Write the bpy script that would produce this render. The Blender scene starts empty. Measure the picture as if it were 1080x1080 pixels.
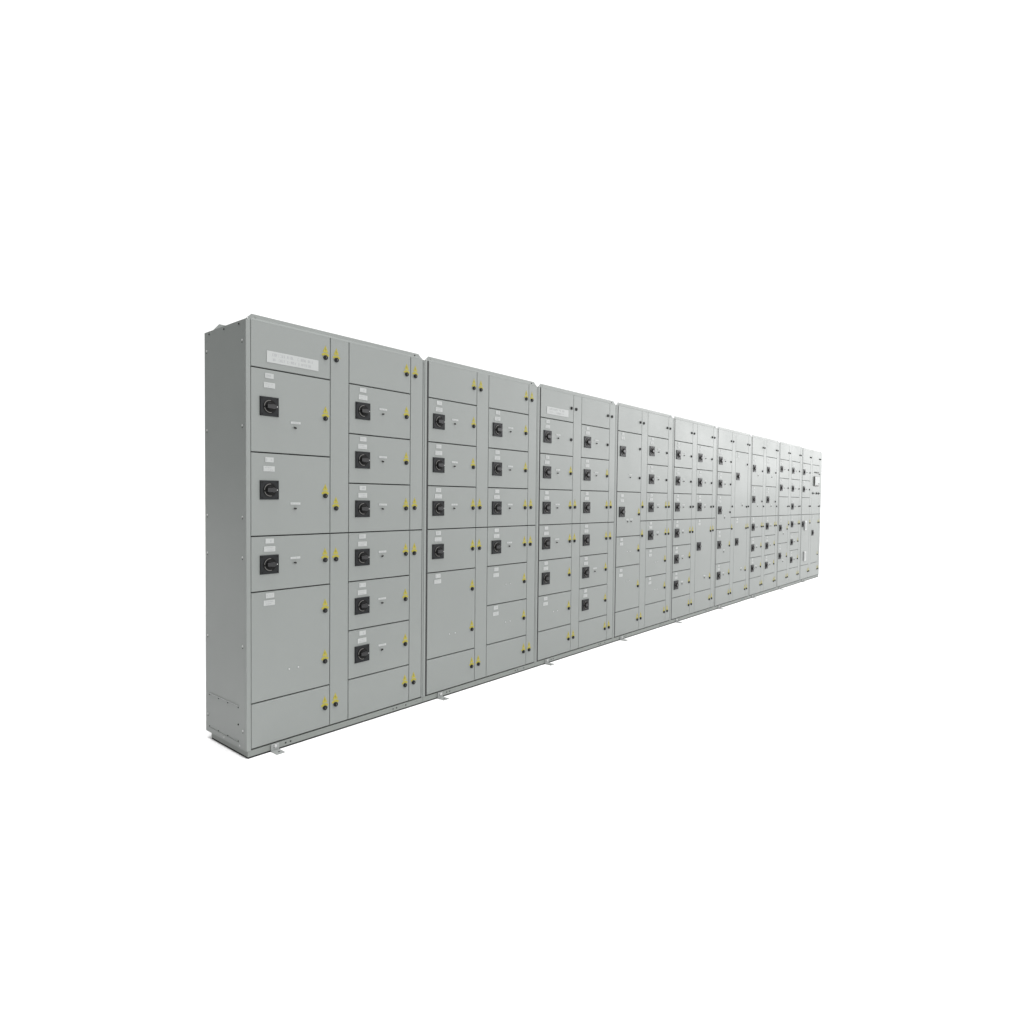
import bpy, bmesh, math, random
from mathutils import Vector, Matrix
random.seed(7)
S = bpy.context.scene
COL = S.collection

# ------------------------------------------------------------ camera
W = 1.22093            # width of one cabinet
DEPTH = 0.464
cam_d = bpy.data.cameras.new('camera'); cam = bpy.data.objects.new('camera', cam_d); COL.objects.link(cam)
S.camera = cam
yaw, pitch, roll = 0.862666, -0.030889, 0.010574
F = 662.59
cam_d.sensor_width = 36; cam_d.lens = F / 1080 * 36
cam_d.shift_x = (540 - 531.35) / 1080; cam_d.shift_y = (547.14 - 540) / 1080
cam_d.clip_start = 0.05; cam_d.clip_end = 500
fwd = Vector((math.sin(yaw) * math.cos(pitch), math.cos(yaw) * math.cos(pitch), math.sin(pitch)))
rt = Vector((math.cos(yaw), -math.sin(yaw), 0)); up = rt.cross(fwd)
r2 = rt * math.cos(roll) + up * math.sin(roll); u2 = -rt * math.sin(roll) + up * math.cos(roll)
M = Matrix((r2, u2, -fwd)).transposed().to_4x4()
M.translation = Vector((-1.58386, -3.09587, 1.36395))
cam.matrix_world = M

# ------------------------------------------------------------ light: white dome with added glows and fill lamps
S.view_settings.view_transform = 'Standard'; S.view_settings.look = 'None'
S.view_settings.exposure = 0; S.view_settings.gamma = 1
S.render.engine = 'CYCLES'
S.cycles.max_bounces = 6
world = bpy.data.worlds.new('World'); S.world = world; world.use_nodes = True
nt = world.node_tree; nt.nodes.clear()
def N(t, tree=None, **k):
    n = (tree or nt).nodes.new(t)
    for a, b in k.items(): setattr(n, a, b)
    return n
L = nt.links.new
tc = N('ShaderNodeTexCoord'); sep = N('ShaderNodeSeparateXYZ'); L(tc.outputs['Generated'], sep.inputs[0])
def dot(v):
    n = N('ShaderNodeVectorMath', operation='DOT_PRODUCT'); L(tc.outputs['Generated'], n.inputs[0]); n.inputs[1].default_value = v
    return n.outputs['Value']
def ramp(src, a, b, lo, hi):
    n = N('ShaderNodeMapRange', interpolation_type='SMOOTHSTEP'); L(src, n.inputs[0])
    n.inputs[1].default_value = a; n.inputs[2].default_value = b; n.inputs[3].default_value = lo; n.inputs[4].default_value = hi
    return n.outputs[0]
def mx(op, a, b):
    n = N('ShaderNodeMath', operation=op)
    for i, v in enumerate((a, b)):
        if isinstance(v, (int, float)): n.inputs[i].default_value = v
        else: L(v, n.inputs[i])
    return n.outputs[0]
WL_DIM, WL_BACK, WL_FRONT, WL_TOP = 0.02, 1.12, 2.35, 1.8
back = ramp(dot((math.sin(yaw), math.cos(yaw), 0)), 0.30, 0.62, 0.0, WL_BACK)      # white backdrop side of the dome
front = ramp(dot((0.55, -0.835, 0.0)), 0.15, 0.80, 0.0, WL_FRONT)                   # added glow behind the camera, brightens the door fronts
top = ramp(sep.outputs[2], 0.55, 0.95, 0.0, WL_TOP)                                # added overhead glow, keeps the floor white
tot = mx('ADD', mx('ADD', mx('MAXIMUM', back, front), top), WL_DIM)
bg = N('ShaderNodeBackground'); bg.inputs[0].default_value = (1, 1, 1, 1); L(tot, bg.inputs[1])
wo = N('ShaderNodeOutputWorld'); L(bg.outputs[0], wo.inputs[0])

def area(name, loc, target, sx, sy, power):
    d = bpy.data.lights.new(name, 'AREA'); d.shape = 'RECTANGLE'; d.size = sx; d.size_y = sy; d.energy = power
    o = bpy.data.objects.new(name, d); COL.objects.link(o); o.location = loc
    o.rotation_euler = (Vector(target) - Vector(loc)).to_track_quat('-Z', 'Y').to_euler()
    return o
# added unseen light beyond the far end, for sheen on the far upper doors
area('sheen_light', (17.5, -6.2, 4.1), (6.5, 0.0, 2.2), 8.0, 4.6, 400)
# added overhead fill, lightens the contact shadow beside the end panel
dl = area('floor_fill', (-0.42, 0.25, 6.0), (-0.42, 0.25, 0.0), 0.9, 1.5, 13); dl.data.spread = math.radians(50)
# the same added fill along the front of the row
df = area('floor_fill', (5.5, -0.55, 6.0), (5.5, -0.55, 0.0), 13.0, 1.0, 50); df.data.spread = math.radians(50)

# ------------------------------------------------------------ materials
def mat(name, col, rough=0.5, spec=0.5, noise=0.0, bump=0.0, scale=40, metal=0.0):
    m = bpy.data.materials.new(name); m.use_nodes = True
    t = m.node_tree; b = t.nodes['Principled BSDF']
    b.inputs['Base Color'].default_value = (*col, 1); b.inputs['Roughness'].default_value = rough
    b.inputs['Specular IOR Level'].default_value = spec; b.inputs['Metallic'].default_value = metal
    if noise or bump:
        g = N('ShaderNodeNewGeometry', t)
        n = N('ShaderNodeTexNoise', t); n.inputs['Scale'].default_value = scale; n.inputs['Detail'].default_value = 4
        t.links.new(g.outputs['Position'], n.inputs['Vector'])
        if noise:
            n2 = N('ShaderNodeTexNoise', t); n2.inputs['Scale'].default_value = 1.7; n2.inputs['Detail'].default_value = 6
            t.links.new(g.outputs['Position'], n2.inputs['Vector'])
            a = N('ShaderNodeMath', t, operation='ADD'); t.links.new(n.outputs['Fac'], a.inputs[0]); t.links.new(n2.outputs['Fac'], a.inputs[1])
            r = N('ShaderNodeMapRange', t); t.links.new(a.outputs[0], r.inputs[0])
            r.inputs[1].default_value = 0.6; r.inputs[2].default_value = 1.4
            r.inputs[3].default_value = 1 - noise; r.inputs[4].default_value = 1 + noise
            v = N('ShaderNodeVectorMath', t, operation='SCALE'); v.inputs[0].default_value = col
            t.links.new(r.outputs[0], v.inputs['Scale']); t.links.new(v.outputs[0], b.inputs['Base Color'])
            r2_ = N('ShaderNodeMapRange', t); t.links.new(n2.outputs['Fac'], r2_.inputs[0])
            r2_.inputs[1].default_value = 0.3; r2_.inputs[2].default_value = 0.7
            r2_.inputs[3].default_value = rough - 0.04; r2_.inputs[4].default_value = rough + 0.04
            t.links.new(r2_.outputs[0], b.inputs['Roughness'])
        if bump:
            bp = N('ShaderNodeBump', t); bp.inputs['Strength'].default_value = bump; bp.inputs['Distance'].default_value = 0.0006
            t.links.new(n.outputs['Fac'], bp.inputs['Height']); t.links.new(bp.outputs[0], b.inputs['Normal'])
            wv = N('ShaderNodeTexNoise', t); wv.inputs['Scale'].default_value = 3.2; wv.inputs['Detail'].default_value = 1.5   # sheet metal is never quite flat
            t.links.new(g.outputs['Position'], wv.inputs['Vector'])
            b2 = N('ShaderNodeBump', t); b2.inputs['Strength'].default_value = 0.6; b2.inputs['Distance'].default_value = 0.004
            t.links.new(wv.outputs['Fac'], b2.inputs['Height']); t.links.new(b2.outputs[0], bp.inputs['Normal'])
    return m
PAINT = mat('grey_enamel', (0.181, 0.193, 0.1855), 0.42, 0.45, noise=0.035, bump=0.25, scale=300)
PLINTH = mat('plinth_paint', (0.165, 0.177, 0.166), 0.5, 0.4, noise=0.06, scale=60)
GASKET_SHADE = mat('gasket_and_gap_shade', (0.030, 0.030, 0.030), 0.8, 0.2)
BLACK = mat('black_plastic', (0.010, 0.011, 0.012), 0.36, 0.16)
BLACKM = mat('black_handle', (0.006, 0.006, 0.006), 0.6, 0.12)
LEVER = mat('lever_plastic', (0.016, 0.016, 0.017), 0.3, 0.32)
RING = mat('silver_print', (0.085, 0.082, 0.077), 0.5)
WHITEP = mat('white_print', (0.40, 0.40, 0.39), 0.5)
YEL = mat('yellow_vinyl', (0.285, 0.252, 0.032), 0.55, 0.3)
YELD = mat('dark_yellow_print', (0.17, 0.145, 0.03), 0.55, 0.3)
LABEL = mat('engraved_label', (0.335, 0.345, 0.34), 0.5, 0.3, noise=0.05, scale=500)
INK = mat('grey_ink', (0.26, 0.265, 0.268), 0.6, 0.3)
ZINC = mat('zinc_steel', (0.24, 0.25, 0.245), 0.45, 0.4, noise=0.08, scale=80)
CHROME = mat('bright_screw', (0.42, 0.425, 0.42), 0.45, 0.5)
HOLE_SHADE = mat('dark_hole_and_shade', (0.02, 0.02, 0.02), 0.9, 0.1)
HANDLE = mat('white_handle_plastic', (0.40, 0.41, 0.405), 0.5, 0.4)
FLOOR = mat('white_floor', (0.86, 0.86, 0.86), 0.85, 0.1, noise=0.01, scale=30)

# ------------------------------------------------------------ mesh helpers (y points into the cabinet, front faces -y)
class MB:
    def __init__(s): s.v = []; s.f = []; s.m = []; s.mats = []
    def mi(s, m):
        if m not in s.mats: s.mats.append(m)
        return s.mats.index(m)
    def add(s, vs, fs, m):
        o = len(s.v); s.v += [tuple(v) for v in vs]; k = s.mi(m)
        for f in fs: s.f.append([o + i for i in f]); s.m.append(k)
    def box(s, x0, x1, y0, y1, z0, z1, m):
        vs = [(x, y, z) for x in (x0, x1) for y in (y0, y1) for z in (z0, z1)]
        s.add(vs, [(0, 1, 3, 2), (4, 6, 7, 5), (0, 4, 5, 1), (2, 3, 7, 6), (0, 2, 6, 4), (1, 5, 7, 3)], m)
    def plate(s, x0, x1, z0, z1, yf, yb, m, c=0.0015):          # sheet whose front edges are bevelled
        a = [(x0, yb, z0), (x1, yb, z0), (x1, yb, z1), (x0, yb, z1)]
        b = [(x0, yf + c, z0), (x1, yf + c, z0), (x1, yf + c, z1), (x0, yf + c, z1)]
        d = [(x0 + c, yf, z0 + c), (x1 - c, yf, z0 + c), (x1 - c, yf, z1 - c), (x0 + c, yf, z1 - c)]
        fs = [(8, 9, 10, 11), (3, 2, 1, 0)]
        for i in range(4):
            j = (i + 1) % 4
            fs += [(i, j, 4 + j, 4 + i), (4 + i, 4 + j, 8 + j, 8 + i)]
        s.add(a + b + d, fs, m)
    def prism(s, pts, yf, yb, m):                                 # outline in x,z given thickness in y
        n = len(pts)
        vs = [(x, yf, z) for x, z in pts] + [(x, yb, z) for x, z in pts]
        s.add(vs, [tuple(range(n)), tuple(range(2 * n - 1, n - 1, -1))] + [(i, n + i, n + (i + 1) % n, (i + 1) % n) for i in range(n)], m)
    def disc(s, cx, cz, r, yf, yb, m, n=24, c=0.0):
        ring = lambda rr, y: [(cx + rr * math.cos(2 * math.pi * i / n), y, cz + rr * math.sin(2 * math.pi * i / n)) for i in range(n)]
        vs = ring(r, yb) + ring(r, yf + c) + ring(r - c, yf)
        fs = [tuple(range(2 * n, 3 * n)), tuple(range(n - 1, -1, -1))]
        for i in range(n):
            j = (i + 1) % n
            fs += [(i, j, n + j, n + i), (n + i, n + j, 2 * n + j, 2 * n + i)]
        s.add(vs, fs, m)
    def arc(s, cx, cz, r0, r1, a0, a1, yf, yb, m, n=12):
        A = [math.radians(a0 + (a1 - a0) * i / n) for i in range(n + 1)]
        for i in range(n):
            p = [(cx + r * math.cos(a), cz + r * math.sin(a)) for r, a in ((r0, A[i]), (r1, A[i]), (r1, A[i + 1]), (r0, A[i + 1]))]
            s.prism(p, yf, yb, m)
    def mesh(s, name):
        me = bpy.data.meshes.new(name); me.from_pydata(s.v, [], s.f)
        for m in s.mats: me.materials.append(m)
        me.polygons.foreach_set('material_index', s.m)
        bm = bmesh.new(); bm.from_mesh(me); bmesh.ops.recalc_face_normals(bm, faces=bm.faces); bm.to_mesh(me); bm.free()
        me.update(); return me

def link(name, me, parent=None, loc=(0, 0, 0)):
    o = bpy.data.objects.new(name, me); COL.objects.link(o); o.location = loc
    if parent: o.parent = parent
    return o

# ------------------------------------------------------------ floor
fl = MB(); R_ = 160.0; n = 96
fl.add([(R_ * math.cos(2 * math.pi * i / n), R_ * math.sin(2 * math.pi * i / n), 0) for i in range(n)], [tuple(range(n))], FLOOR)
floor = link('floor', fl.mesh('floor')); floor['kind'] = 'structure'

# ------------------------------------------------------------ small fittings: built once, each copy is its own object
def writing(b, x0, x1, z0, z1, yf, lines, seed):
    rnd = random.Random(seed); h = (z1 - z0) / lines
    for k in range(lines):
        za = z0 + h * k + h * 0.22; zb = z0 + h * (k + 1) - h * 0.22; t = (zb - za) * 0.16
        x = x0 + rnd.uniform(0, 0.12) * (x1 - x0); e = x1 - rnd.uniform(0, 0.12) * (x1 - x0)
        w = (zb - za) * 0.55
        while x + w < e:
            if rnd.random() > 0.13:
                if rnd.random() > .25: b.box(x, x + t, yf - .0002, yf + .0003, za, zb, INK)
                if rnd.random() > .45: b.box(x + w - t, x + w, yf - .0002, yf + .0003, za, zb, INK)
                if rnd.random() > .4: b.box(x + t, x + w - t, yf - .0002, yf + .0003, zb - t, zb, INK)
                if rnd.random() > .5: b.box(x + t, x + w - t, yf - .0002, yf + .0003, za, za + t, INK)
                if rnd.random() > .5: b.box(x + t, x + w - t, yf - .0002, yf + .0003, (za + zb) / 2 - t / 2, (za + zb) / 2 + t / 2, INK)
            x += w * 1.35
def m_switch():
    b = MB()
    b.plate(-.0525, .0525, -.050, .050, -.007, 0.0, BLACK, .002)
    for sx in (-1, 1):
        for sz in (-1, 1): b.disc(sx * .043, sz * .0405, .0035, -.0076, -.0065, BLACKM, 10)
    b.disc(0, 0, .037, -.0100, -.0065, BLACKM, 32, .0015)
    b.arc(0, 0, .0300, .0335, 82, 178, -.0106, -.0095, RING)
    b.arc(0, 0, .0300, .0335, 196, 285, -.0106, -.0095, RING)
    b.disc(.001, 0, .021, -.0180, -.0095, BLACKM, 24, .003)
    b.prism([(-.019, -.009), (.019, -.0125), (.037, -.0045), (.037, .0045), (.019, .0125), (-.019, .009)], -.0215, -.010, LEVER)
    b.prism([(.032, -.0022), (.0368, -.0022), (.0368, .0022), (.032, .0022)], -.0221, -.021, WHITEP)
    return b.mesh('rotary_switch')
def m_lock():
    b = MB(); b.disc(0, 0, .0130, -.009, 0, BLACK, 20, .0015); b.disc(0, 0, .0070, -.0105, -.0085, BLACKM, 12)
    b.box(-.0015, .0015, -.0112, -.010, -.0055, .0055, RING); return b.mesh('door_lock')
def m_sticker():
    b = MB(); y = -.0007
    b.prism([(-.0175, .030), (.0175, .030), (0, .068)], y, .0, YEL)
    b.prism([(-.0015, .053), (-.005, .043), (-.0005, .044), (-.002, .0345), (.005, .0465), (.0008, .0455), (.003, .053)], y - .0003, y + .0002, YELD)
    b.arc(0, -.006, .0200, .0330, 38, 142, y, .0, YEL)
    return b.mesh('warning_sticker')
def m_label(w, h, lines, seed, name):
    b = MB(); b.plate(-w / 2, w / 2, -h / 2, h / 2, -.0018, 0, LABEL, .0005)
    writing(b, -w * .42, w * .42, -h * .42, h * .42, -.0018, lines, seed); return b.mesh(name)
def m_key():
    b = MB(); b.disc(0, 0, .0060, -.005, 0, RING, 14, .001); b.box(-.011, .004, -.0085, -.0045, -.0035, .0025, HOLE_SHADE)
    return b.mesh('key_switch')
def m_dots():
    b = MB()
    b.disc(0, 0, .0042, -.003, 0, CHROME, 10, .001)
    return b.mesh('screw')
def m_handle():
    b = MB(); b.plate(-.050, .050, -.080, .080, -.020, 0.0, HANDLE, .005)
    b.plate(.015, .040, -.055, .055, -.024, -.019, HANDLE, .003)
    b.box(-.040, -.015, -.0207, -.0195, -.060, .060, ZINC); return b.mesh('box_handle')
def m_meter():
    b = MB(); b.plate(-.155, .155, -.085, .085, -.022, 0.0, RING, .004)
    b.plate(-.148, .148, -.066, .079, -.025, -.0215, LABEL, .001)
    b.plate(-.125, .02, -.035, .055, -.0265, -.0245, LABEL, .001)
    for i in range(4): b.plate(.05 + i * .024, .066 + i * .024, -.05, -.036, -.0275, -.0245, BLACK, .001)
    return b.mesh('power_meter')
def m_selector():
    b = MB(); b.disc(0, 0, .022, -.008, 0, BLACK, 20, .002)
    b.prism([(-.018, -.006), (.022, 0), (-.018, .006)], -.030, -.007, BLACKM); return b.mesh('selector_knob')
def m_button():
    b = MB(); b.disc(0, 0, .013, -.010, 0, RING, 16, .002); b.disc(0, 0, .009, -.014, -.009, BLACK, 16, .002); return b.mesh('indicator_lamp')

FIT = {'rotary_switch': m_switch(), 'door_lock': m_lock(), 'warning_sticker': m_sticker(), 'key_switch': m_key(),
       'screw': m_dots(), 'box_handle': m_handle(), 'power_meter': m_meter(), 'selector_knob': m_selector(), 'indicator_lamp': m_button()}
SMALL = [m_label(.048, .026, 1, k, 'number_label') for k in range(5)]
WIDE = [m_label(.064, .028, 2, 20 + k, 'name_label') for k in range(7)]
STRIP = [m_label(.060, .012, 1, 40 + k, 'key_label') for k in range(4)]
TITLE = [m_label(.308, .060, 2, 60 + k, 'title_plate') for k in range(2)]

_cache = {}
def sheet(w, h, name):
    k = (round(w, 4), round(h, 4), name)
    if k not in _cache:
        b = MB(); b.plate(0, w, 0, h, 0.0, .016, PAINT, .0022); _cache[k] = b.mesh(name)
    return _cache[k]

JIT = random.Random(11)
GV, GH = .0014, .0031        # half gaps between doors
def fit(kind, door, x, z, me=None):
    jx = jz = a = 0.0
    if kind in ('number_label', 'name_label', 'key_label', 'warning_sticker', 'title_plate'):      # stuck on by hand
        jx, jz, a = JIT.uniform(-.0016, .0016), JIT.uniform(-.0012, .0012), JIT.uniform(-.018, .018)
        if kind == 'title_plate': a *= .2
    if kind == 'rotary_switch': a = JIT.uniform(-.008, .008)
    if kind == 'key_switch': a = JIT.uniform(-.35, .35)
    o = link(kind, me or FIT[kind], door, (x + jx - door.location.x, -0.0002, z + jz - door.location.z))
    o.rotation_euler = (0, a, 0)
    return o
def lock(door, x, z, sticker=True):
    fit('door_lock', door, x, z)
    if sticker: fit('warning_sticker', door, x, z)

ZT, ZB = 2.266, .045
U = .2915
def row(k): return 1.158 + k * U      # horizontal split lines; k = 3 .. -3

def door_obj(root, x0, x1, z0, z1, name='door'):
    return link(name, sheet(x1 - x0 - 2 * GV, z1 - z0 - 2 * GH, name), root, (x0 + GV, 0, z0 + GH))

# a column: list of (height in units, kind); kinds: S switch+key, s switch only, b blank with tags, p plain, L large (three units), ...
SPEC = [
    (([(1.5, 'S'), (1.5, 'S'), (1, 'S'), (2, 'b')], True),  ([(1, 'S')] * 6, False)),
    (([(1, 'S')] * 3 + [(1, 's'), (2, 'b')], False),       ([(1, 'S')] * 4 + [(1, 'b')] * 2, False)),
    (([(1, 'S')] * 4 + [(1, 's'), (1, 'b')], True),         ([(1, 'S'), (1, 'S'), (1, 's'), (1, 's'), (1, 'S'), (1, 's')], False)),
    (([(2, 'S'), (1.5, 'K'), (1, 'b'), (1.5, 'b')], False), ([(1, 'S')] * 4 + [(1, 'b')] * 2, False)),
    (([(1, 'S')] * 6, False),                               ([(1, 'S')] * 3 + [(3, 'S')], False)),
    (([(1, 'S'), (1, 'S'), (1.5, 'S'), (1.5, 'S'), (1, 'S')], False), ([(3, 'S'), (3, 'S')], False)),
    (([(1.5, 'S'), (1.5, 'S')] + [(1, 'S')] * 3, False),    ([(1.5, 'S'), (1.5, 'S')] + [(1, 'S')] * 3, False)),
    (([(1, 'S'), (1, 'S'), (1, 'p'), (1.5, 'S'), (1.5, 'S')], False), ([(1, 'S')] * 6, False)),
    (([(1, 'S'), (1, 'S'), (1, 'p'), (3, 'H')], False),     ([(3, 'M'), (3, 's')], False)),
]
LABELS = [
    'nearest grey cabinet of the row, its bare screwed side panel showing',
    'second grey cabinet from the near end, right beside the bare-sided one',
    'grey cabinet with a pale title plate upper left, third from the near end',
    'fourth grey cabinet, two small key switches side by side under one black switch',
    'fifth grey cabinet, six black switches in its left column, tall door lower right',
    'sixth grey cabinet, right column of two very tall doors with one switch each',
    'seventh grey cabinet, four large switch doors above six small ones',
    'eighth grey cabinet, next to last at the far end of the row',
    'last grey cabinet at the far end, with two white box handles',
]
DZ_S = {1: .151, 1.5: .195, 2: .192, 3: .330}
DZ_K = {1: .152, 1.5: .293, 2: .440, 3: .720}
DZ_L = {1: (.150,), 1.5: (.222,), 2: (.148, .440), 3: (.155, .735)}

def has_sticker(ci, z):
    if ci <= 1: return True
    if ci == 2: return z < 1.75
    if ci == 3: return z < 1.45
    return z < 1.2

flange_cache = {}
def cabinet(ci):
    root = link('control_cabinet', None, None, (ci * W, 0, 0))
    root['label'] = LABELS[ci]; root['category'] = 'electrical cabinet'; root['group'] = 'grey motor control cabinets bolted in a long row'
    first, last = ci == 0, ci == 8
    # carcass
    b = MB(); e = .0008
    b.box(e, W - e, .0185, DEPTH, .0405, 2.2690, PAINT)
    # front frame strips around the doors
    b.plate(e, .0220 if not first else .0262, .0405, 2.2690, 0.0, .018, PAINT, .002)
    b.plate(.9890 * W, W - e, .0405, 2.2690, 0.0, .018, PAINT, .002)
    b.box(.0225, .9892 * W, .0165, .0182, .0412, 2.264, GASKET_SHADE)
    if not first: b.box(.0222, .0347, .0010, .0164, .0480, 2.262, GASKET_SHADE)      # dark strip painting in the shade of the hinge gap
    if first:       # folded vent cover and screws on the end panel
        for y in (.036, .436):
            for z in (2.165, 1.730, 1.260, 1.050, .587, .143):
                disc_side(b, y, z, .0048, CHROME)
                disc_side(b, y, z - .011, .0022, HOLE_SHADE)
        for y in (.405, .233, .069): disc_side(b, y, 2.2525, .0045, HOLE_SHADE)
        for y in (.07, .245): disc_side(b, y, .056, .0045, CHROME)
        b.box(-.0026, e, .082, .425, .262, .2650, ZINC)
        b.box(-.0010, e, .082, .425, .0700, .0710, PLINTH)
        for y in (.418, .309, .203, .086):
            disc_side(b, y, .254, .0028, HOLE_SHADE)
            disc_side(b, y, .076, .0028, HOLE_SHADE)
        disc_side(b, .086, .164, .0045, HOLE_SHADE)
    link('body', b.mesh('body'), root)
    # plinth
    b = MB()
    x0 = .010 if first else 0.0008; x1 = W - (.010 if last else .0008)
    b.box(x0, x1, .003, .417, .0085, .0400, PLINTH)
    b.box(x0 + .001, x1 - .001, .0035, .416, .0, .0085, HOLE_SHADE)  # dark foot strip, the shadow line under the plinth put in as colour
    for s in (.184, .208, .796, .819, .882): b.disc(s * W, .024, .0048, .0022, .0032, HOLE_SHADE, 12)
    link('plinth', b.mesh('plinth'), root)
    # roof lips, front and rear, with cut corners
    b = MB(); ht = 2.300 if not last else 2.288
    for yy in (.004, .358):
        if yy > .1: ht += .008
        xa, xb = (.0015, .034), (.956 * W, .985 * W)
        b.prism([(xa[0], 2.2695), (xb[1], 2.2695), (xb[0], ht), (xa[1], ht)], yy, yy + .003, PAINT)
        b.box(xa[1] + .002, xb[0] - .002, yy + .003, yy + .009, ht - .0025, ht, PAINT)
    b.add([(.030, 0.0006, 2.2700), (.985 * W, 0.0006, 2.2700), (.975 * W, .0038, 2.2810), (.034, .0038, 2.2810),
           (.030, .0038, 2.2698), (.985 * W, .0038, 2.2698)], [(0, 1, 2, 3), (0, 4, 5, 1), (0, 3, 4), (1, 5, 2), (3, 2, 5, 4)], PAINT)
    for s in (.045, .930):
        b.disc(s * W, 2.285, .0052, .0030, .0042, HOLE_SHADE if s > .5 else PLINTH, 12)
    b.disc(.010, 2.2735, .0036, -.0005, .0042, CHROME, 10)
    b.disc(.978 * W, 2.2730, .0036, -.0005, .0042, CHROME, 10)
    link('roof_flange', b.mesh('roof_flange'), root)
    # floor bracket
    b = MB(); xa, xb = .112 * W, .150 * W
    b.box(xa, xb, -.0022, .0024, .0045, .040, ZINC)
    b.box(xa, xb, -.062, -.0022, .0005, .0045, ZINC)
    b.disc((xa + xb) / 2, .027, .0085, -.009, -.002, CHROME, 6, .001)
    disc_up(b, (xa + xb) / 2 + .002, -.038, .006, .0047, HOLE_SHADE)
    link('floor_bracket', b.mesh('floor_bracket'), root)

    g0 = (.0262 if first else .0335)
    cols = ((g0, .4105 * W, .5145 * W), (.5145 * W, .9005 * W, .9880 * W))
    for k, ((doors, title), (xl, xr, xc)) in enumerate(zip(SPEC[ci], cols)):
        ox = (0 if k == 0 else .490 * W)      # fittings offset
        xL = .3835 * W if k == 0 else .8725 * W
        xC = .4425 * W if k == 0 else .9315 * W
        # top door
        d = door_obj(root, xl, xr, row(3), ZT + .0078)
        zl = 2.1525; lock(d, xL, zl, has_sticker(ci, zl))
        if title: fit('title_plate', d, .220 * W, 2.0985, TITLE[0 if ci == 0 else 1])
        z = row(3)
        for i, (h, kind) in enumerate(doors):
            zt, zb = z, z - h * U; z = zb
            d = door_obj(root, xl, xr, zb, zt)
            cx = .105 * W + ox; kx = .2300 * W + ox
            if kind in 'SsKbH' :
                seed = ci * 17 + k * 7 + i
                if kind != 'H':
                    z1, z2 = {1: (.0265, .0700), 1.5: (.0350, .0830)}.get(h, (.0255, .0640))
                    fit('number_label', d, .1065 * W + ox, zt - z1, SMALL[seed % 5])
                    fit('name_label', d, cx, zt - z2, WIDE[seed % 7])
            if kind in 'SsKH':
                fit('rotary_switch', d, (.095 * W if kind == 'H' else cx), zt - (.165 if kind == 'H' else DZ_S[h]))
            if kind == 'S':
                kxx = kx + (.02 * W if h == 3 else 0)
                fit('key_label', d, kxx, zt - DZ_K[h] + .027, STRIP[seed % 4]); fit('key_switch', d, kxx, zt - DZ_K[h])
            if kind == 'K':
                for q in (.198, .255):
                    fit('key_label', d, q * W, zt - .270, STRIP[1]); fit('key_switch', d, q * W, zt - .293)
            if kind == 'b':
                for q in (-.028, .028): fit('screw', d, .222 * W + ox + q, zt - (.150 if h < 1.7 else .440))
            if kind == 'H':
                fit('number_label', d, .095 * W, zt - .040, SMALL[2]); fit('name_label', d, .095 * W, zt - .080, WIDE[2])
                fit('box_handle', d, .195 * W, .970); fit('box_handle', d, .195 * W, .440)
            if kind == 'M':
                for q in (.63, .71, .80): fit('indicator_lamp', d, q * W, 1.903)
                fit('power_meter', d, .715 * W, 1.745)
                for q in (.56, .74, .86): fit('selector_knob', d, q * W, 1.531)
            if kind == 'p' : lock(d, xL, zt - DZ_L[h][0], has_sticker(ci, zt - .15))
            elif kind != 'H':
                for q in DZ_L[h]: lock(d, xL, zt - q, has_sticker(ci, zt - q))
        # bottom door
        d = door_obj(root, xl, xr, ZB, z)
        lock(d, xL, .157, True)
        # narrow cable channel doors
        for za, zb, zz in ((row(0), ZT + .0078, (2.1515, 1.302)), (ZB, row(0), (1.008, .160))):
            c = door_obj(root, xr, xc, za, zb, 'cable_channel_door')
            for q in zz: lock(c, xC, q, has_sticker(ci, q))
    return root

def disc_side(b, y, z, r, m, n=10):
    vs = []
    for x in (.0012, -.0018): vs += [(x, y + r * math.cos(2 * math.pi * i / n), z + r * math.sin(2 * math.pi * i / n)) for i in range(n)]
    b.add(vs, [tuple(range(n, 2 * n)), tuple(range(n - 1, -1, -1))] + [(i, (i + 1) % n, n + (i + 1) % n, n + i) for i in range(n)], m)
def disc_up(b, x, y, r, z, m, n=12):
    vs = []
    for zz in (z - .0008, z): vs += [(x + r * math.cos(2 * math.pi * i / n), y + r * math.sin(2 * math.pi * i / n), zz) for i in range(n)]
    b.add(vs, [tuple(range(n, 2 * n)), tuple(range(n - 1, -1, -1))] + [(i, (i + 1) % n, n + (i + 1) % n, n + i) for i in range(n)], m)

for ci in range(9): cabinet(ci)
